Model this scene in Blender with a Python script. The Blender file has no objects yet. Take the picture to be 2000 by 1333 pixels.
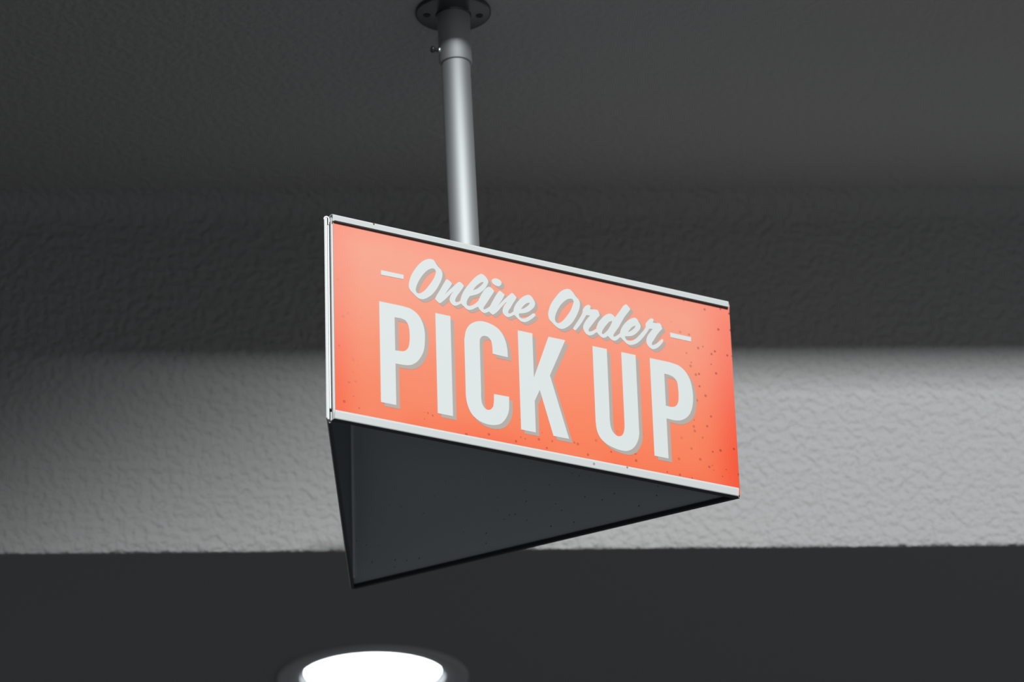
import bpy, bmesh, math, random
from mathutils import Vector, Matrix

C = bpy.context.scene.collection
S = bpy.context.scene
R = math.radians
random.seed(4)

# ---------------------------------------------------------------- camera, light, exposure
PITCH, ROLL = 0.42110, 0.03338
cp, sp, cr, sr = math.cos(PITCH), math.sin(PITCH), math.cos(ROLL), math.sin(ROLL)
rt, up, fw = Vector((1, 0, 0)), Vector((0, -sp, cp)), Vector((0, cp, sp))
ax, ay = rt*cr - up*sr, rt*sr + up*cr
cam_data = bpy.data.cameras.new('camera')
cam = bpy.data.objects.new('camera', cam_data)
C.objects.link(cam)
m = Matrix((ax, ay, -fw)).transposed().to_4x4()
cam.matrix_world = m
cam_data.sensor_width = 36
cam_data.lens = 135
cam_data.clip_start = 0.05
cam_data.clip_end = 200
cam_data.dof.use_dof = True
cam_data.dof.focus_distance = 4.95
cam_data.dof.aperture_fstop = 4.5
S.camera = cam

S.view_settings.view_transform = 'Standard'
S.view_settings.look = 'None'
S.view_settings.gamma = 1.0
S.view_settings.use_curve_mapping = False
S.view_settings.exposure = 0.0

world = bpy.data.worlds.new('world')
S.world = world
world.use_nodes = True
bg = world.node_tree.nodes['Background']
bg.inputs['Color'].default_value = (0.92, 0.96, 1.0, 1)
bg.inputs['Strength'].default_value = 0.14

# low daylight from the open side behind the camera
TARGET = Vector((0.1, 4.9, 2.1))
ELEV, AZ, DIST = R(21.6), R(8), 12.0
kd = Vector((math.sin(AZ)*math.cos(ELEV), -math.cos(AZ)*math.cos(ELEV), math.sin(ELEV)))
key = bpy.data.lights.new('daylight', 'AREA')
key.shape = 'RECTANGLE'
key.size, key.size_y = 2.6, 1.0
key.energy = 1460
key.color = (0.97, 1.0, 1.0)
ko = bpy.data.objects.new('daylight', key)
C.objects.link(ko)
ko.location = TARGET + kd*DIST
ko.rotation_euler = (-kd).to_track_quat('-Z', 'Y').to_euler()


# ---------------------------------------------------------------- helpers
def lin(c):
    return tuple((x/255/12.92 if x/255 <= 0.04045 else ((x/255+0.055)/1.055)**2.4) for x in c) + (1,)

def obj(name, bm, mats, parent=None, loc=(0, 0, 0), rotz=0, smooth=False, recalc=True):
    if recalc:
        bmesh.ops.recalc_face_normals(bm, faces=bm.faces)
    me = bpy.data.meshes.new(name)
    bm.to_mesh(me)
    bm.free()
    for mt in (mats if isinstance(mats, (list, tuple)) else [mats]):
        me.materials.append(mt)
    if smooth:
        for p in me.polygons:
            p.use_smooth = True
    o = bpy.data.objects.new(name, me)
    C.objects.link(o)
    o.parent = parent
    o.location = loc
    o.rotation_euler = (0, 0, rotz)
    if any(p.use_smooth for p in me.polygons):
        me.set_sharp_from_angle(angle=R(50))
    return o

def empty(name, loc, rotz=0, parent=None):
    o = bpy.data.objects.new(name, None)
    C.objects.link(o)
    o.location = loc
    o.rotation_euler = (0, 0, rotz)
    o.parent = parent
    o.empty_display_size = 0.05
    return o

def box(bm, x0, x1, y0, y1, z0, z1, mi=0, bevel=0.0, seg=2):
    r = bmesh.ops.create_cube(bm, size=1)
    for v in r['verts']:
        v.co = Vector(((x0+x1)/2 + v.co.x*(x1-x0), (y0+y1)/2 + v.co.y*(y1-y0), (z0+z1)/2 + v.co.z*(z1-z0)))
    fs = {f for v in r['verts'] for f in v.link_faces}
    for f in fs:
        f.material_index = mi
    if bevel:
        es = list({e for f in fs for e in f.edges})
        bmesh.ops.bevel(bm, geom=es, offset=bevel, segments=seg, affect='EDGES', profile=0.5, material=-1)

def lathe(bm, prof, n=64, mi=0, axis=None, org=(0, 0, 0), close=False):
    """profile of (radius, height) turned round an axis"""
    q = Vector((0, 0, 1)).rotation_difference(Vector(axis)) if axis else None
    rings = []
    for r, z in prof:
        ring = []
        for k in range(n if r > 1e-7 else 1):
            a = 2*math.pi*k/n
            v = Vector((r*math.cos(a), r*math.sin(a), z))
            if q:
                v = q @ v
            ring.append(bm.verts.new(v + Vector(org)))
        rings.append(ring)
    pairs = list(zip(rings[:-1], rings[1:]))
    if close:
        pairs.append((rings[-1], rings[0]))
    for a, b in pairs:
        for k in range(n):
            l = (k+1) % n
            if len(a) == 1 and len(b) == 1:
                continue
            if len(a) == 1:
                f = bm.faces.new((a[0], b[l], b[k]))
            elif len(b) == 1:
                f = bm.faces.new((a[k], a[l], b[0]))
            else:
                f = bm.faces.new((a[k], a[l], b[l], b[k]))
            f.material_index = mi
            f.smooth = True

def extrude_profile(bm, prof, x0, x1, mi=0):
    """closed outline of (y, z) run along x, capped"""
    a = [bm.verts.new((x0, y, z)) for y, z in prof]
    b = [bm.verts.new((x1, y, z)) for y, z in prof]
    n = len(prof)
    for k in range(n):
        l = (k+1) % n
        bm.faces.new((a[k], b[k], b[l], a[l])).material_index = mi
    for ring in (a, b):
        es = [bm.edges.get((ring[k], ring[(k+1) % n])) for k in range(n)]
        bmesh.ops.triangle_fill(bm, edges=es, use_beauty=True)

def tag(o, label=None, cat=None, kind=None, group=None):
    if label: o['label'] = label
    if cat: o['category'] = cat
    if kind: o['kind'] = kind
    if group: o['group'] = group
    return o


# ---------------------------------------------------------------- materials
def mat(name, color, rough=0.5, metal=0.0, spec=0.5):
    mt = bpy.data.materials.new(name)
    mt.use_nodes = True
    b = mt.node_tree.nodes['Principled BSDF']
    b.inputs['Base Color'].default_value = color if len(color) == 4 else (*color, 1)
    b.inputs['Roughness'].default_value = rough
    b.inputs['Metallic'].default_value = metal
    b.inputs['Specular IOR Level'].default_value = spec
    return mt

class N:
    """small node helper"""
    def __init__(self, mt):
        self.t = mt.node_tree
        self.b = self.t.nodes['Principled BSDF']
    def new(self, typ, **kw):
        n = self.t.nodes.new(typ)
        for k, v in kw.items():
            setattr(n, k, v)
        return n
    def link(self, a, b):
        self.t.links.new(a, b)
    def val(self, sock, v):
        if hasattr(v, 'is_output'):
            self.link(v, sock)
        else:
            sock.default_value = v
    def math(self, op, a, b=0.0, clamp=False):
        n = self.new('ShaderNodeMath', operation=op, use_clamp=clamp)
        self.val(n.inputs[0], a)
        self.val(n.inputs[1], b)
        return n.outputs[0]
    def ramp(self, v, a, b, lo=0.0, hi=1.0):
        n = self.new('ShaderNodeMapRange', interpolation_type='SMOOTHSTEP')
        self.val(n.inputs['Value'], v)
        n.inputs['From Min'].default_value = a
        n.inputs['From Max'].default_value = b
        n.inputs['To Min'].default_value = lo
        n.inputs['To Max'].default_value = hi
        return n.outputs[0]
    def mix(self, f, a, b):
        n = self.new('ShaderNodeMix', data_type='RGBA')
        self.val(n.inputs[0], f)
        self.val(n.inputs[6], a)
        self.val(n.inputs[7], b)
        return n.outputs[2]
    def coord(self):
        return self.new('ShaderNodeTexCoord').outputs['Object']
    def noise(self, vec, scale, detail=2.0, rough=0.5, dist=0.0):
        n = self.new('ShaderNodeTexNoise')
        self.link(vec, n.inputs['Vector'])
        n.inputs['Scale'].default_value = scale
        n.inputs['Detail'].default_value = detail
        n.inputs['Roughness'].default_value = rough
        n.inputs['Distortion'].default_value = dist
        return n.outputs['Fac']
    def specks(self, vec, scale, size, keep):
        """scattered little dots: 1 inside a dot; keep = share of cells that hold one"""
        v = self.new('ShaderNodeTexVoronoi', feature='F1')
        self.link(vec, v.inputs['Vector'])
        v.inputs['Scale'].default_value = scale
        sep = self.new('ShaderNodeSeparateColor')
        self.link(v.outputs['Color'], sep.inputs[0])
        on = self.math('LESS_THAN', sep.outputs[0], keep)
        rad = self.math('MULTIPLY', sep.outputs[1], size)
        d = self.math('SUBTRACT', rad, v.outputs['Distance'])
        dot = self.ramp(d, 0.0, 0.05)
        return self.math('MULTIPLY', dot, on)

def stucco(name, color, bump, scale, rough=0.85, dist=0.006):
    mt = mat(name, color, rough, 0, 0.2)
    n = N(mt)
    co = n.coord()
    a = n.noise(co, scale, 1.0, 0.4, 0.0)
    b = n.noise(co, scale*2.7, 2.0, 0.5)
    # soft rounded lumps, a little finer grain
    h = n.math('ADD', n.ramp(a, 0.22, 0.78), n.math('MULTIPLY', b, 0.22))
    bp = n.new('ShaderNodeBump')
    bp.inputs['Strength'].default_value = bump
    bp.inputs['Distance'].default_value = dist
    n.link(h, bp.inputs['Height'])
    n.link(bp.outputs[0], n.b.inputs['Normal'])
    pits = n.specks(co, 22, 0.12, 0.10)
    col = n.mix(n.math('MULTIPLY', pits, 0.4), color, tuple(c*0.4 for c in color[:3]) + (1,))
    n.link(col, n.b.inputs['Base Color'])
    return mt

M_wall = stucco('wall_stucco', (0.42, 0.422, 0.423, 1), 1.0, 85, dist=0.0026)
M_ceiling = stucco('ceiling_stucco', (0.455, 0.45, 0.447, 1), 0.5, 92, dist=0.0026)
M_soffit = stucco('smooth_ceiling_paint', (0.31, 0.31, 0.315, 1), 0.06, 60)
M_floor = mat('paving', (0.19, 0.19, 0.195), 0.85)
M_pole = mat('satin_steel', (0.58, 0.60, 0.61), 0.7, 0.95)
M_flange = mat('flange_steel', (0.07, 0.082, 0.087), 0.25, 0.3)
M_screw = mat('screw_steel', (0.55, 0.57, 0.57), 0.3, 0.9)
M_dark = mat('dark_hole', (0.02, 0.02, 0.02), 0.6)
M_post = mat('dark_post', (0.05, 0.05, 0.05), 0.5)
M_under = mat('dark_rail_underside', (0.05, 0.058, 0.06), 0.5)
M_bead = mat('pale_bead', (0.92, 0.93, 0.93), 0.3, 0.0)
M_edge = mat('panel_edge', (0.72, 0.73, 0.73), 0.5)

def rail_material():
    mt = mat('silver_rail', (0.80, 0.82, 0.82), 0.38, 0.1)
    n = N(mt)
    co = n.coord()
    sp_ = n.specks(co, 120, 0.34, 0.05)
    big = n.noise(co, 9, 1.0)
    sp_ = n.math('MULTIPLY', sp_, n.ramp(big, 0.42, 0.6))
    n.link(n.mix(sp_, (0.80, 0.82, 0.82, 1), (0.05, 0.05, 0.05, 1)), n.b.inputs['Base Color'])
    return mt
M_rail = rail_material()

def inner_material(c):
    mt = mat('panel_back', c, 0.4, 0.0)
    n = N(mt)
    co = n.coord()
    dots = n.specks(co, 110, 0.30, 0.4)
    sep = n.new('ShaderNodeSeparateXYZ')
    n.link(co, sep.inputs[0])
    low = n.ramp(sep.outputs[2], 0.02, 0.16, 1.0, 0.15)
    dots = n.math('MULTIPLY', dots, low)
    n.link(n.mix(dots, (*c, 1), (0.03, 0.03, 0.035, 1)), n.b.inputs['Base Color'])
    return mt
M_inner = inner_material((0.86, 0.94, 1.0))
M_inner_shaded = inner_material((0.16, 0.19, 0.20))  # darker copy of the inner face, corner shade put into its colour

def print_material():
    """orange print: paler salmon towards the top, burnt red at the worn ends, dirt specks"""
    mt = mat('orange_print', (0.9, 0.3, 0.15), 0.5, 0, 0.25)
    n = N(mt)
    co = n.coord()
    sep = n.new('ShaderNodeSeparateXYZ')
    n.link(co, sep.inputs[0])
    u, z = sep.outputs[0], sep.outputs[2]
    soft = n.noise(co, 7, 2.0, 0.5)
    fine = n.noise(co, 60, 3.0, 0.6)
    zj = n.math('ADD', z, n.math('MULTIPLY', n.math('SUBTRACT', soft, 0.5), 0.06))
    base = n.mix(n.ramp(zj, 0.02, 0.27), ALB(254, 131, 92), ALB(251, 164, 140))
    # the left half is a shade yellower and paler
    left = n.ramp(u, 0.05, 0.42, 1.0, 0.0)
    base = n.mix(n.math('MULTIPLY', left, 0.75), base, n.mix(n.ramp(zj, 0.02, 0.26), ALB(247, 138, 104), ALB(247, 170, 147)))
    # worn red ends
    uj = n.math('ADD', u, n.math('MULTIPLY', n.math('SUBTRACT', soft, 0.5), 0.03))
    eR = n.math('POWER', n.ramp(uj, 0.50, 0.606), 2.2)
    eL = n.math('POWER', n.ramp(uj, -0.004, 0.06, 1.0, 0.0), 1.8)
    base = n.mix(n.math('MULTIPLY', eR, 0.85), base, n.mix(n.ramp(z, 0.03, 0.25), ALB(250, 78, 48), ALB(254, 126, 104)))
    base = n.mix(n.math('MULTIPLY', eL, 0.62), base, n.mix(n.ramp(z, 0.03, 0.22), ALB(249, 96, 70), ALB(249, 146, 128)))
    # red bleed along the foot of the sheet
    foot = n.math('MULTIPLY', n.ramp(z, 0.0, 0.05, 1.0, 0.0), n.ramp(soft, 0.35, 0.65))
    base = n.mix(n.math('MULTIPLY', foot, 0.55), base, ALB(252, 98, 66))
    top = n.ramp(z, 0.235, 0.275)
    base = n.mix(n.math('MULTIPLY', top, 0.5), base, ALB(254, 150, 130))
    base = n.mix(n.math('MULTIPLY', n.math('SUBTRACT', fine, 0.5), 0.25, True), base, ALB(250, 120, 90))
    # dirt specks, thickest at the right end and along the foot
    area = n.math('MAXIMUM', n.ramp(u, 0.45, 0.60), n.ramp(z, 0.0, 0.08, 0.9, 0.0))
    area = n.math('MAXIMUM', area, n.math('MULTIPLY', n.ramp(u, 0.0, 0.05, 0.7, 0.0), n.ramp(z, 0.0, 0.2, 1.0, 0.2)))
    d1 = n.specks(co, 150, 0.34, 0.30)
    d2 = n.specks(co, 70, 0.14, 0.3)
    dots = n.math('ADD', n.math('MULTIPLY', n.math('MULTIPLY', d1, area), 0.55), n.math('MULTIPLY', d2, n.math('MULTIPLY', area, 0.75)), True)
    base = n.mix(dots, base, ALB(120, 40, 30))
    n.link(base, n.b.inputs['Base Color'])
    return mt

def ALB(r, g, b, k=1.01):
    c = lin((r, g, b))
    return (min(1, c[0]/k), min(1, c[1]/k), min(1, c[2]/k), 1)

M_print = print_material()
M_white = mat('white_lettering', (0.75, 0.782, 0.775), 0.5, 0, 0.25)
M_grey = mat('grey_lettering', ALB(186, 174, 167), 0.5, 0, 0.25)


# ---------------------------------------------------------------- the setting
CEIL = 2.6032                 # underside of the front ceiling
SOF = 2.0290                  # underside of the rear ceiling = foot of the fascia wall
FACE0, FACE1 = Vector((-0.757, 5.230, 0)), Vector((0.749, 5.334, 0))
fd = (FACE1 - FACE0).normalized()
FYAW = math.atan2(fd.y, fd.x)
FO = FACE0 + fd*0.753         # middle of the visible stretch; local frame: x along the wall, y away from the camera

# fascia wall: fine strip at its rough lower arris
def fascia():
    bm = bmesh.new()
    xs = [-6, -4, -2.5, -1.6] + [-1.2 + 0.004*k for k in range(601)] + [1.6, 2.5, 4, 6]
    rnd = random.Random(8)
    jit, pitv = [], 0.0
    for x in xs:
        pitv = 0.55*pitv + rnd.uniform(-1, 1)*0.0011
        jit.append(pitv)
    rows = []
    h = CEIL - SOF
    cove = 0.045
    for i, x in enumerate(xs):
        j = jit[i] if abs(x) < 1.3 else 0
        pr = [(0.03, 0.0), (0.012, 0.0), (0.004, 0.0004 + j*0.4), (0.0009, 0.0018 + j), (0.0, 0.005 + j*0.8), (0.0, 0.02), (0.0, h*0.5)]
        for k in range(7):      # small cove into the ceiling
            a = math.pi/2*k/6
            pr.append((-cove*(1-math.cos(a)), h - cove + cove*math.sin(a)))
        pr += [(0.03, h)]
        rows.append([bm.verts.new((x, y, z)) for y, z in pr])
    for a, b in zip(rows[:-1], rows[1:]):
        for k in range(len(a)):
            l = (k+1) % len(a)
            f = bm.faces.new((a[k], b[k], b[l], a[l]))
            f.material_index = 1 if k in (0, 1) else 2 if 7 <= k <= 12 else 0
    bm.faces.new(rows[0])
    bm.faces.new(rows[-1][::-1])
    o = obj('wall_back', bm, [M_wall, M_soffit, M_wall], None, (FO.x, FO.y, SOF), FYAW, smooth=True)
    o.data.set_sharp_from_angle(angle=R(50))
    return tag(o, kind='structure')
fascia()

# front ceiling slab, open to daylight at its front edge
bm = bmesh.new()
box(bm, -6, 6, -0.785, 0.03, CEIL - SOF, CEIL - SOF + 0.3)
tag(obj('ceiling', bm, M_ceiling, None, (FO.x, FO.y, SOF), FYAW), kind='structure')

# rear ceiling with a round cut-out for the downlight
LX, LY, LR = -0.2405, 5.826, 0.1535
L_loc = Matrix.Rotation(-FYAW, 3, 'Z') @ (Vector((LX, LY, 0)) - Vector((FO.x, FO.y, 0)))
bm = bmesh.new()
cut = LR - 0.02
outer = [bm.verts.new(c) for c in ((-6, 0.03, 0), (6, 0.03, 0), (6, 6, 0), (-6, 6, 0))]
hole = [bm.verts.new((L_loc.x + cut*math.cos(2*math.pi*k/96), L_loc.y + cut*math.sin(2*math.pi*k/96), 0)) for k in range(96)]
es = [bm.edges.new((outer[k], outer[(k+1) % 4])) for k in range(4)] + [bm.edges.new((hole[k], hole[(k+1) % 96])) for k in range(96)]
bmesh.ops.triangle_fill(bm, edges=es, use_beauty=True)
r = bmesh.ops.extrude_face_region(bm, geom=bm.faces[:])
for v in [g for g in r['geom'] if isinstance(g, bmesh.types.BMVert)]:
    v.co.z += 0.12
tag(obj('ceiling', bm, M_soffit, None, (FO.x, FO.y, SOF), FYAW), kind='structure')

# paving below
bm = bmesh.new()
box(bm, -30, 30, -20, 25, -1.75, -1.6)
tag(obj('floor', bm, M_floor), kind='structure')

# unseen slab and dark wall added to shade the left of fascia and ceiling
bm = bmesh.new()
pts = [(-3.0, 1.385), (1.4, 4.075), (1.4, 4.4), (-3.0, 4.4)]
a = [bm.verts.new((x, 2.25, z)) for x, z in pts]
b = [bm.verts.new((x, 2.40, z)) for x, z in pts]
bm.faces.new(a); bm.faces.new(b[::-1])
for k in range(4):
    bm.faces.new((a[k], a[(k+1) % 4], b[(k+1) % 4], b[k]))
box(bm, -1.2, -1.0, 1.2, 5.15, -1.6, CEIL)
tag(obj('light_blocker_left', bm, mat('blocker_dark', (0.035, 0.035, 0.038), 0.9)), kind='structure')


# ---------------------------------------------------------------- recessed downlight
def downlight():
    t = empty('recessed_downlight', (LX, LY, SOF))
    tag(t, 'round recessed downlight with a bright white lens in the dark rear ceiling', 'light')
    bm = bmesh.new()
    ri = 0.1165
    lathe(bm, [(LR, 0.0), (LR, -0.0045), (LR-0.002, -0.0068), (LR-0.006, -0.0072), (ri+0.010, -0.0040), (ri+0.003, -0.0022),
               (ri, -0.0012), (ri, 0.002), (ri+0.004, 0.002), (ri+0.012, 0.0)], 128, close=True)
    obj('trim_ring', bm, mat('trim_grey', (0.50, 0.52, 0.54), 0.5), t)
    bm = bmesh.new()
    prof, r_, z_ = [(ri+0.004, 0.0021)], ri, 0.0021
    for k in range(3):
        prof += [(r_-0.0005, z_), (r_-0.0008, z_+0.0014), (r_-0.0022, z_+0.0017)]
        r_ -= 0.0021; z_ += 0.0017
    prof += [(r_, z_+0.03), (ri+0.004, z_+0.03)]
    lathe(bm, prof, 128, close=True)
    obj('baffle', bm, mat('baffle_white', (0.85, 0.87, 0.88), 0.4), t)
    ml = mat('lit_lens', (0.9, 0.95, 1.0), 0.4)
    nb = ml.node_tree.nodes['Principled BSDF']
    nb.inputs['Emission Color'].default_value = (0.93, 0.98, 1.0, 1)
    nb.inputs['Emission Strength'].default_value = 5.0
    bm = bmesh.new()
    lathe(bm, [(0, z_-0.001), (r_*0.6, z_-0.0004), (r_+0.0005, z_+0.002), (r_+0.0005, z_+0.006), (0, z_+0.006)], 96)
    obj('lens', bm, ml, t)
downlight()


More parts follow.
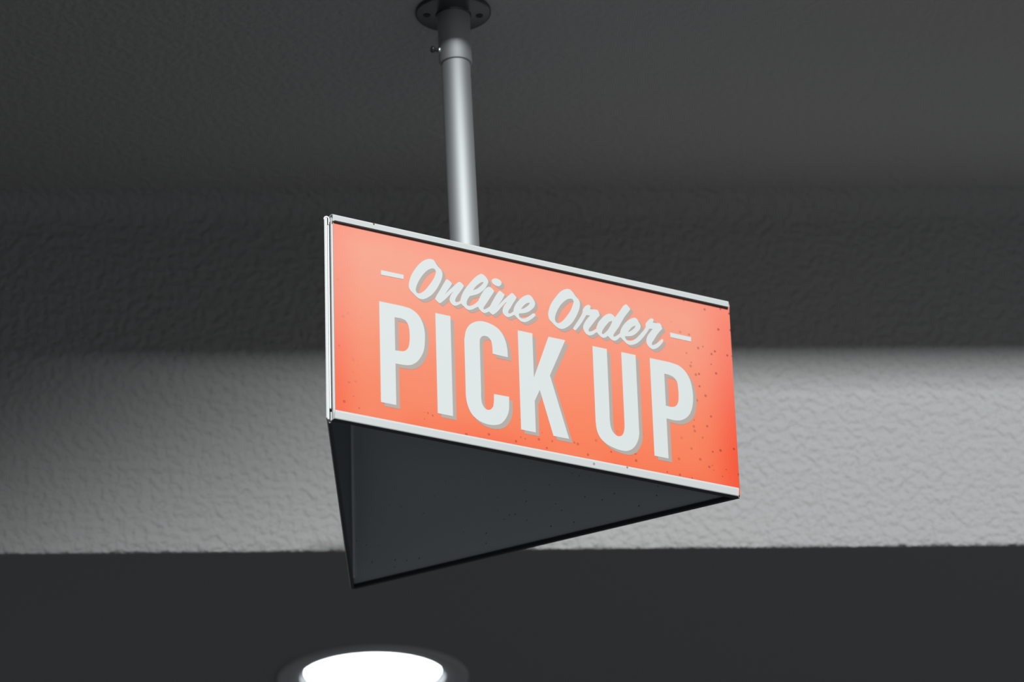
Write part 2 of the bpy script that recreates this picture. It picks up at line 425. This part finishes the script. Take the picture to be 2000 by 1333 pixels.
# ---------------------------------------------------------------- lettering
# outlines on the panel face, millimetres from its lower left corner; c marks a corner
GLYPHS = {
 'script': [
  ('Online', [
   ('141.9,249.2 146.4,248.8 149.2,245.8 153.0,240.9 157.9,236.5 159.4,231.9 158.2,224.5 154.6,216.2 149.9,207.6 144.1,199.9 137.2,193.6 130.4,189.8 125.3,189.3 120.9,191.1 116.0,194.9 111.6,198.6 109.7,202.6 110.2,209.2 112.0,216.0 115.5,223.8 120.2,231.3 125.4,238.3 131.1,243.9 136.8,247.6', ['146.1,236.4 148.9,235.1 149.7,232.0 148.1,226.2 144.5,219.0 139.9,212.1 134.1,204.3 128.9,199.2 124.4,196.7 121.0,197.3 119.7,200.9 120.7,205.9 123.7,213.0 128.3,221.0 134.1,228.8 140.4,234.2']),
   ('165.5,225.1 168.9,224.3 173.3,220.9c 170.4,215.6 166.5,209.9 162.4,203.4c 167.4,209.0 173.2,215.1 179.6,221.9 183.6,225.2 186.5,224.9 190.8,221.2c 189.1,217.9 184.9,211.6 180.2,204.6 177.5,199.2 177.4,196.2 179.4,195.7 182.3,196.9 184.9,198.8c 185.8,203.1 187.7,208.3 190.7,214.4 195.4,221.3 201.3,229.1 207.2,236.1 213.1,241.4 217.2,243.6 220.6,243.0 226.1,238.1 227.3,235.1 225.9,230.4 222.3,224.2 217.5,218.8 211.1,213.7 204.8,210.7 199.0,208.2c 196.3,204.1 194.5,199.9 194.0,196.6 195.2,194.4 198.0,194.2 202.0,195.8 206.7,199.2 210.2,202.6 211.7,204.2c 213.8,209.3 217.4,216.1 221.6,222.4 225.8,226.4 228.7,227.6 232.0,226.4 235.9,222.9c 234.1,219.8 229.9,213.2 224.5,204.4 220.3,198.1 218.8,194.8 219.6,193.7 221.9,194.6 226.0,197.6 228.9,200.4c 230.7,204.1 233.8,209.6 237.4,216.3 241.6,222.4 244.0,225.1 246.3,224.2 251.2,221.1c 248.9,216.1 244.0,208.0 239.5,201.9c 245.2,208.3 251.1,214.9 257.7,221.5 262.4,225.7 265.2,224.4 269.0,220.8c 267.3,217.2 263.0,210.3 258.7,202.8 256.3,199.1 255.6,196.2 257.3,195.4 260.2,196.9 263.5,199.7c 264.2,203.4 266.4,208.8 270.6,215.1 276.6,221.8 282.6,226.3 287.9,228.2 291.3,227.0 295.1,222.3 296.7,218.2 295.4,213.0 291.1,207.8 285.8,203.4 279.9,200.6 275.2,199.2 271.8,198.4c 271.6,195.9 273.0,193.4 276.2,192.4 280.2,193.2 284.9,196.1 290.3,200.5 293.2,202.8 295.6,202.9 296.6,201.2 294.2,197.4 289.4,193.2 284.1,189.4 279.4,187.6 274.8,187.8 270.3,190.2 266.4,193.8 264.5,195.0c 262.4,193.5 258.3,191.0 254.3,189.9 250.9,190.9 248.1,193.6 247.3,196.7 248.4,201.8 250.8,206.7 254.2,211.2c 250.9,208.3 245.5,201.8 240.2,195.2 236.0,191.1 232.5,188.8 230.3,189.7 226.9,192.0c 224.6,190.5 220.6,188.6 217.2,189.0 213.3,192.0 210.8,195.6c 207.1,193.2 202.4,190.1 197.3,188.3 193.3,189.1 189.5,192.1 185.6,194.9c 182.1,192.5 177.6,190.2 173.6,190.5 170.3,193.4 169.0,197.4 170.0,201.4 172.1,205.7 174.7,209.5c 171.2,206.0 165.4,199.4 159.6,193.3 154.4,189.2 151.1,190.5 147.6,193.6c 149.6,198.3 153.2,204.5 157.3,211.8 161.4,219.2 163.8,223.2', ['204.1,217.7c 208.0,223.4 212.7,228.2 216.8,231.5 220.2,232.8c 219.0,230.1 214.9,225.4 210.2,221.1', '275.2,205.4c 278.5,210.1 282.7,214.3 286.3,216.5 288.9,216.9c 287.3,214.1 283.1,210.0 279.0,206.9']),
   ('238.3,241.6 243.4,241.1 246.8,238.5 246.6,234.7 243.7,231.6 240.2,231.0 236.2,232.0 232.9,234.3 232.4,237.5 234.8,240.2', []),
  ]),
  ('Order', [
   ('345.8,248.6 350.5,249.0 355.1,245.8 359.0,241.1 363.5,237.0 365.3,232.4 364.5,225.6 361.4,217.2 357.0,208.6 351.4,200.3 344.7,193.8 337.5,189.6 332.3,189.1 327.1,191.1 322.1,195.0 317.6,199.0 316.1,204.2 316.9,211.0 319.5,218.7 323.3,226.0 328.9,233.8 334.4,241.0 340.5,246.1', ['351.1,235.6 354.6,235.2 355.7,232.1 353.9,226.2 350.4,218.3 345.4,210.7 339.9,203.5 335.0,198.7 330.3,196.5 327.1,197.9 326.1,201.8 327.6,208.7 331.7,217.3 336.7,224.9 342.8,231.1 347.0,234.2']),
   ('378.9,232.5 381.3,231.2 380.5,226.5c 386.8,227.5 392.1,227.6 393.7,225.4 395.1,220.5c 390.9,215.5 385.3,208.2 379.6,200.5 377.0,196.1 377.6,194.1 380.6,194.7 384.8,197.1 389.0,200.2c 390.1,204.2 392.4,209.7 397.4,216.2 403.0,222.1 409.1,225.8 413.2,226.3 416.7,224.5 418.7,222.4c 422.8,228.0 427.9,235.1 433.0,242.3 437.0,245.3c 439.6,243.6 443.3,239.4c 439.7,234.2 434.6,227.6 429.5,219.3 423.7,209.3 417.9,201.0 415.0,196.0 415.5,194.1 418.9,195.6 423.2,199.0 425.3,201.1c 426.4,204.9 429.0,210.4 433.5,216.8 439.1,222.4 444.7,226.3 448.9,228.0 452.5,227.3 455.2,223.4 458.0,218.4 457.1,213.8 453.3,208.6 448.3,203.7 442.8,200.4 438.0,199.1 432.9,198.1c 433.3,195.4 435.3,193.3 439.4,192.8 444.2,194.3 449.2,197.8 454.2,202.6 459.2,208.6 463.1,213.3 466.0,217.8c 466.2,222.8 469.1,226.8 472.9,230.9 476.0,232.5 478.7,231.5 477.6,226.9c 482.9,227.0 488.4,227.8 490.1,225.9 492.0,220.4c 488.4,216.7 483.2,210.1 478.0,201.8 474.4,196.1 474.6,193.9 476.7,194.2 480.7,196.5 485.1,200.2 488.9,204.0 491.3,205.6 492.5,204.1 491.1,200.5 487.2,195.3 481.5,190.3 476.0,187.8 472.5,188.2 468.4,191.0 466.0,195.6 466.3,200.6 468.7,206.6 472.5,211.8 476.9,217.4c 471.6,216.7c 469.6,213.5 465.1,207.0 459.4,199.8 453.7,193.7 446.9,189.0 440.9,187.0 436.2,187.4 431.0,190.8 426.2,195.2c 424.1,193.9 420.4,190.4 416.1,188.2 412.0,188.7 408.6,191.4 406.2,193.4c 403.9,191.3 400.3,189.2 396.2,189.5 392.2,192.5 389.3,195.2c 386.3,192.7 382.1,189.7 377.3,188.2 372.7,189.8 369.4,194.6 368.7,198.3 370.4,203.6 374.2,209.9 380.1,217.2c 374.5,217.0c 372.4,213.4 367.4,205.2 362.4,198.1 358.0,192.6 355.9,191.3 352.8,193.2c 357.2,199.8 362.2,207.5 366.6,215.0 368.9,219.8 369.0,222.6 370.6,225.7 373.7,229.7 376.5,231.8', ['397.3,195.2 398.1,198.7 401.0,203.7 405.4,209.5 409.7,214.3 414.1,216.2c 413.2,213.3 410.0,207.1 405.5,200.7 401.2,196.0 398.5,194.4', '438.0,205.5c 441.5,210.1 445.9,214.6 450.4,216.9c 448.8,213.8 444.4,209.3 440.7,206.6']),
  ]),
 ],
 'dash': [
  ('-', [
   ('69.7,218.3c 102.3,218.3c 102.1,212.2c 69.8,211.7c', []),
  ]),
  ('-', [
   ('504.0,217.6c 536.8,217.4c 536.5,210.9c 504.2,210.9c', []),
  ]),
 ],
 'block': [
  ('P', [
   ('66.2,174.0c 99.6,174.0c 111.8,172.5 121.7,166.9 128.1,157.5 131.2,145.2 131.2,131.3 129.4,118.2 124.7,107.7 117.8,98.9 108.9,93.6 100.0,92.2 88.0,91.8c 88.0,34.8c 66.2,34.8c', ['88.0,155.9c 96.4,156.3c 103.6,154.7 107.9,148.1 109.3,137.7 108.8,124.8 106.6,116.9 101.5,111.8 94.9,110.5 88.0,110.1c']),
  ]),
  ('I', [
   ('147.5,174.0c 169.5,174.0c 169.5,34.8c 147.5,34.8c', []),
  ]),
  ('C', [
   ('252.9,132.6c 252.6,142.4 250.9,152.8 246.7,162.9 240.1,170.2 230.0,174.7 217.5,176.3 207.2,173.9 198.0,167.8 192.1,158.5 189.1,145.0c 189.1,81.0c 189.3,65.2 191.8,52.9 197.6,42.3 207.5,35.7 218.6,33.0 229.9,33.7 240.2,38.0 247.8,47.4 251.8,57.8 252.9,77.3c 230.5,77.0c 230.1,66.5 228.5,58.7 223.8,53.8 218.2,53.6 213.3,59.0 211.6,67.2 211.7,80.0c 211.7,140.8c 212.2,149.5 214.6,153.8 219.2,156.1 224.8,155.3 228.6,151.2 230.1,144.4 230.5,133.1c', []),
  ]),
  ('K', [
   ('269.1,174.0c 290.9,174.0c 290.9,111.4c 315.2,174.0c 340.5,174.0c 315.2,119.3c 340.5,34.8c 317.1,34.8c 299.1,95.8c 290.9,78.7c 290.9,34.8c 269.1,34.8c', []),
  ]),
  ('U', [
   ('381.8,174.0c 403.7,174.0c 403.7,85.4c 403.6,72.4 405.1,61.9 408.9,55.6 415.2,52.4 421.1,54.6 424.7,61.2 425.9,70.0c 425.9,174.0c 447.9,174.0c 447.9,71.9c 447.8,61.1 445.0,50.8 437.9,39.8 428.3,34.0 418.9,33.1 407.3,34.8 397.0,38.3 388.1,44.8 383.3,54.6 381.8,67.2c', []),
  ]),
  ('P', [
   ('469.9,174.0c 500.8,174.0c 515.0,171.7 524.3,165.7 530.9,155.9 534.3,142.2 534.6,125.7 531.3,110.8 525.3,100.9 516.6,94.3 506.9,91.4 491.4,91.5c 491.4,34.8c 469.9,34.8c', ['491.4,155.6c 497.9,155.4c 505.6,153.3 510.7,147.6 512.1,138.0 512.2,127.0 510.8,117.9 506.9,112.2 500.8,109.7 491.4,109.8c']),
  ]),
 ],
}


def curve_pts(s):
    P = []
    for w in s.split():
        c = w.endswith('c')
        x, z = w.rstrip('c').split(',')
        P.append((float(x)/1000, float(z)/1000, c))
    n, out = len(P), []
    for i in range(n):
        p1, p2 = P[i], P[(i+1) % n]
        p0 = P[i-1] if not p1[2] else p1
        p3 = P[(i+2) % n] if not p2[2] else p2
        if p1[2] and p2[2]:
            out.append(p1[:2])
            continue
        st = 6
        a, b, c_, d = (Vector(q[:2]) for q in (p0, p1, p2, p3))
        k0 = max(1e-6, (b-a).length**0.5); k1 = max(1e-6, (c_-b).length**0.5); k2 = max(1e-6, (d-c_).length**0.5)
        m1 = (c_-b) if p1[2] else ((b-a)/k0 - (c_-a)/(k0+k1) + (c_-b)/k1)*k1
        m2 = (c_-b) if p2[2] else ((c_-b)/k1 - (d-b)/(k1+k2) + (d-c_)/k2)*k1
        for s_ in range(st):
            t = s_/st
            v = b*(2*t**3-3*t*t+1) + m1*(t**3-2*t*t+t) + c_*(-2*t**3+3*t*t) + m2*(t**3-t*t)
            out.append((v.x, v.y))
    return out

def letter_mesh(shapes, y_front, y_back, dx=0.0, dz=0.0):
    bm = bmesh.new()
    for outer, holes in shapes:
        es = []
        for c in [outer] + holes:
            vs = [bm.verts.new((x+dx, y_front, z+dz)) for x, z in curve_pts(c)]
            es += [bm.edges.new((vs[k], vs[(k+1) % len(vs)])) for k in range(len(vs))]
        bmesh.ops.triangle_fill(bm, edges=es, use_beauty=True, use_dissolve=False, normal=(0, -1, 0))
    r = bmesh.ops.extrude_face_region(bm, geom=bm.faces[:])
    for v in [g for g in r['geom'] if isinstance(g, bmesh.types.BMVert)]:
        v.co.y = y_back
    return bm


# ---------------------------------------------------------------- the hanging sign
YAW = 0.53755533
A = Vector((-0.22348803, 4.38141833, 1.86485564))
PW, PH = 0.600, 0.2806
DELTA = 0.0060
du = Vector((math.cos(YAW), math.sin(YAW), 0))
dn = Vector((-math.sin(YAW), math.cos(YAW), 0))       # inward
K = A + du*(PW/2) + dn*(PW/(2*math.sqrt(3)) + DELTA)   # prism axis at its foot
POLE_TOP = Vector((-0.0665, 4.6838, CEIL))
POLE_LOW = Vector((-0.0578, 4.6838, A.z + PH - 0.004))

sign = empty('hanging_sign', POLE_TOP)
tag(sign, 'orange three-sided pick-up sign hanging from a steel ceiling pole', 'sign')

def U_top(f, b):
    t = PH + 0.0019
    w = 0.0010
    o = [(f+0.0014, 0.2722), (f, t-0.0034)]
    for k in range(1, 9):
        a_ = math.pi*k/8
        cx, rx = (f+b)/2, (b-f)/2
        o.append((cx - rx*math.cos(a_), t - 0.0034 + 0.0034*math.sin(a_)))
    o += [(b, 0.2705), (b-w, 0.2705), (b-w, t-0.0036)]
    for k in range(1, 8):
        a_ = math.pi*k/8
        cx, rx = (f+b)/2, (b-f)/2 - w
        o.append((cx + rx*math.cos(a_), t - 0.0036 + 0.0024*math.sin(a_)))
    o += [(f+w, t-0.0036), (f+w+0.0014, 0.2722)]
    return o

def U_bottom(f, b, hb):
    w = 0.0010
    return [(f+0.0002, 0.0106), (f, 0.0086), (f+0.0014, 0.0008), (f+0.0022, 0.0), (b-0.0010, 0.0), (b, 0.0010), (b, hb), (b-w, hb), (b-w, w),
            (f+0.0024, w), (f+0.0012, 0.0106), (f+0.0008, 0.0113)]

def panel_mesh(c0, c1):
    bm = bmesh.new()
    # printed sheet in front of the backing board
    box(bm, 0.0020, 0.6010, 0.0, 0.0010, 0.0025, 0.2794, 1)
    for f in bm.faces:
        if f.normal.y < -0.5 or f.calc_center_median().y < 0.0001:
            f.material_index = 0
    n0 = len(bm.faces)
    box(bm, 0.0004, 0.5985, c0, c1, 0.0012, PH, 1, 0.0010, 2)
    bm.faces.ensure_lookup_table()
    for f in bm.faces[n0:]:
        c = f.calc_center_median()
        f.material_index = 2 if c.y > c1 - 0.0002 else 1
    return bm

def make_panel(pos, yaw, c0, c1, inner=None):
    return obj('sign_panel', panel_mesh(c0, c1), [M_print, M_edge, inner or M_inner_shaded], sign, Vector(pos) - sign.location, yaw, recalc=True)

def rails(p, f_top, b_top, f_low, b_low, h_low, foot_end=0.5975):
    bm = bmesh.new(); extrude_profile(bm, U_top(f_top, b_top), -0.0006, 0.5978)
    if f_top < -0.002:      # black strip standing in for the shade in the groove under the lip
        box(bm, 0.0022, 0.5975, f_top + 0.0012, -0.0002, 0.2712, 0.2735, 1)
    obj('top_rail', bm, [M_rail, M_dark], p)
    bm = bmesh.new(); extrude_profile(bm, U_bottom(f_low, b_low, h_low), -0.0004, foot_end)
    bm.normal_update()
    bmesh.ops.recalc_face_normals(bm, faces=bm.faces)
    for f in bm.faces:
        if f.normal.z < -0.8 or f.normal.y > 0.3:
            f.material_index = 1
    obj('bottom_rail', bm, [M_rail, M_under], p)

front = make_panel(A, YAW, 0.0022, 0.0070)
rails(front, -0.0042, 0.0085, -0.0032, 0.0095, 0.0125)
front['label'] = 'front panel lettered in white over grey'
SB, SS = (0.0052, -0.0045), (0.0044, -0.0031)
for word, shapes in GLYPHS['script']:
    obj('script_word', letter_mesh(shapes, -0.00040, -0.00022), M_white, front)['label'] = 'white brush script word'
    obj('word_shadow', letter_mesh(shapes, -0.00020, -0.00002, *SS), M_grey, front)['label'] = 'grey drop shadow of script word'
for ch, shapes in GLYPHS['block']:
    obj('letter', letter_mesh(shapes, -0.00040, -0.00022), M_white, front)['label'] = 'white block capital ' + ch
    obj('letter_shadow', letter_mesh(shapes, -0.00020, -0.00002, *SB), M_grey, front)['label'] = 'grey drop shadow of capital ' + ch
for _, shapes in GLYPHS['dash']:
    obj('dash', letter_mesh(shapes, -0.00040, -0.00022), M_white, front)['label'] = 'short white dash beside the script'

B = A + du*PW
# the other two sides meet the front at its ends and each other at the rear corner
SIDES = [(Vector((-0.2352, 4.9830, A.z)), Vector((-0.2332, 4.3850, A.z)), 0.590),
         (B + Vector((-0.0026, 0.0090, 0)), Vector((-0.2268, 4.9870, A.z)), 0.5975)]
for p0, p1, foot in SIDES:
    w = (p1 - p0).normalized()
    pos = (p0 + p1)/2 - w*PW/2
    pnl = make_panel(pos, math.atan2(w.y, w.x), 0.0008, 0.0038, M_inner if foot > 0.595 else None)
    rails(pnl, -0.0008, 0.0060, -0.0008, 0.0056, 0.0060, foot)
    pnl['label'] = 'panel turned away, grey on its inner face'
    for u0 in (0.0006, 0.5955):      # pale end beads on the inner face
        bm = bmesh.new()
        box(bm, u0, u0+0.0024, 0.0038, 0.0058, 0.016, 0.270, 0, 0.0006, 1)
        obj('end_bead', bm, M_bead, pnl)

# slim dark posts behind the three corners, and the closing plate the pole is fixed to
for k in range(3):
    Rm = Matrix.Rotation(k*R(120), 3, 'Z')
    ctr = K + Rm @ (A + dn*DELTA - K)*0.992
    bm = bmesh.new()
    lathe(bm, [(0, 0.014), (0.0030, 0.014), (0.0030, 0.274), (0, 0.274)], 20)
    obj('corner_post', bm, M_post, sign, ctr - sign.location)
bm = bmesh.new()
tri = [K + Matrix.Rotation(k*R(120), 3, 'Z') @ (A - K)*0.94 for k in range(3)]
lo = [bm.verts.new((v.x-K.x, v.y-K.y, 0)) for v in tri]
hi = [bm.verts.new((v.x-K.x, v.y-K.y, 0.003)) for v in tri]
bm.faces.new(lo[::-1]); bm.faces.new(hi)
for k in range(3):
    bm.faces.new((lo[k], lo[(k+1) % 3], hi[(k+1) % 3], hi[k]))
obj('top_plate', bm, M_inner_shaded, sign, Vector((K.x, K.y, A.z + PH - 0.008)) - sign.location)

# pole, collar, flange
axis = (POLE_LOW - POLE_TOP)
ln = axis.length
bm = bmesh.new()
lathe(bm, [(0, 0.03), (0.0199, 0.03), (0.0199, ln), (0, ln)], 96, axis=axis)
obj('pole', bm, M_pole, sign)
bm = bmesh.new()
cl = 0.0835
lathe(bm, [(0.0198, 0.004), (0.0226, 0.004), (0.0228, 0.02), (0.0228, cl-0.0012), (0.0222, cl), (0.0205, cl), (0.0198, cl-0.001)], 96, axis=axis, close=True)
collar = obj('collar', bm, M_pole, sign)
bm = bmesh.new()
lathe(bm, [(0, 0.0), (0.0525, 0.0), (0.0525, -0.0035), (0.0515, -0.0048), (0.049, -0.0052), (0.025, -0.0060), (0.0235, -0.0085), (0, -0.0085)], 96)
flange = obj('flange', bm, M_flange, sign)
for ang in (182, 8):
    bm = bmesh.new()
    lathe(bm, [(0, -0.0060), (0.0022, -0.0060), (0.0026, -0.0068), (0.0046, -0.0068), (0.0052, -0.0058), (0.0052, -0.0048), (0, -0.0048)], 24)
    obj('screw', bm, M_dark, flange, (0.0365*math.cos(R(ang)), 0.0365*math.sin(R(ang)), 0))
# thumb screw on the left of the collar
sd = Vector((-0.93, -0.36, 0)).normalized()
so = axis.normalized()*0.0655 + sd*0.0215
bm = bmesh.new()
lathe(bm, [(0, 0), (0.0022, 0), (0.0022, 0.0075), (0.0030, 0.0085), (0.0048, 0.0105), (0.0050, 0.0120), (0.0042, 0.0135), (0, 0.0135)], 20, axis=sd, org=so)
screw = obj('set_screw', bm, M_flange, sign)
bm = bmesh.new()
lathe(bm, [(0.0021, 0.0002), (0.0044, 0.0002), (0.0046, 0.0010), (0.0046, 0.0036), (0.0040, 0.0042), (0.0021, 0.0042)], 6, axis=sd, org=so, close=True)
obj('nut', bm, M_screw, screw)
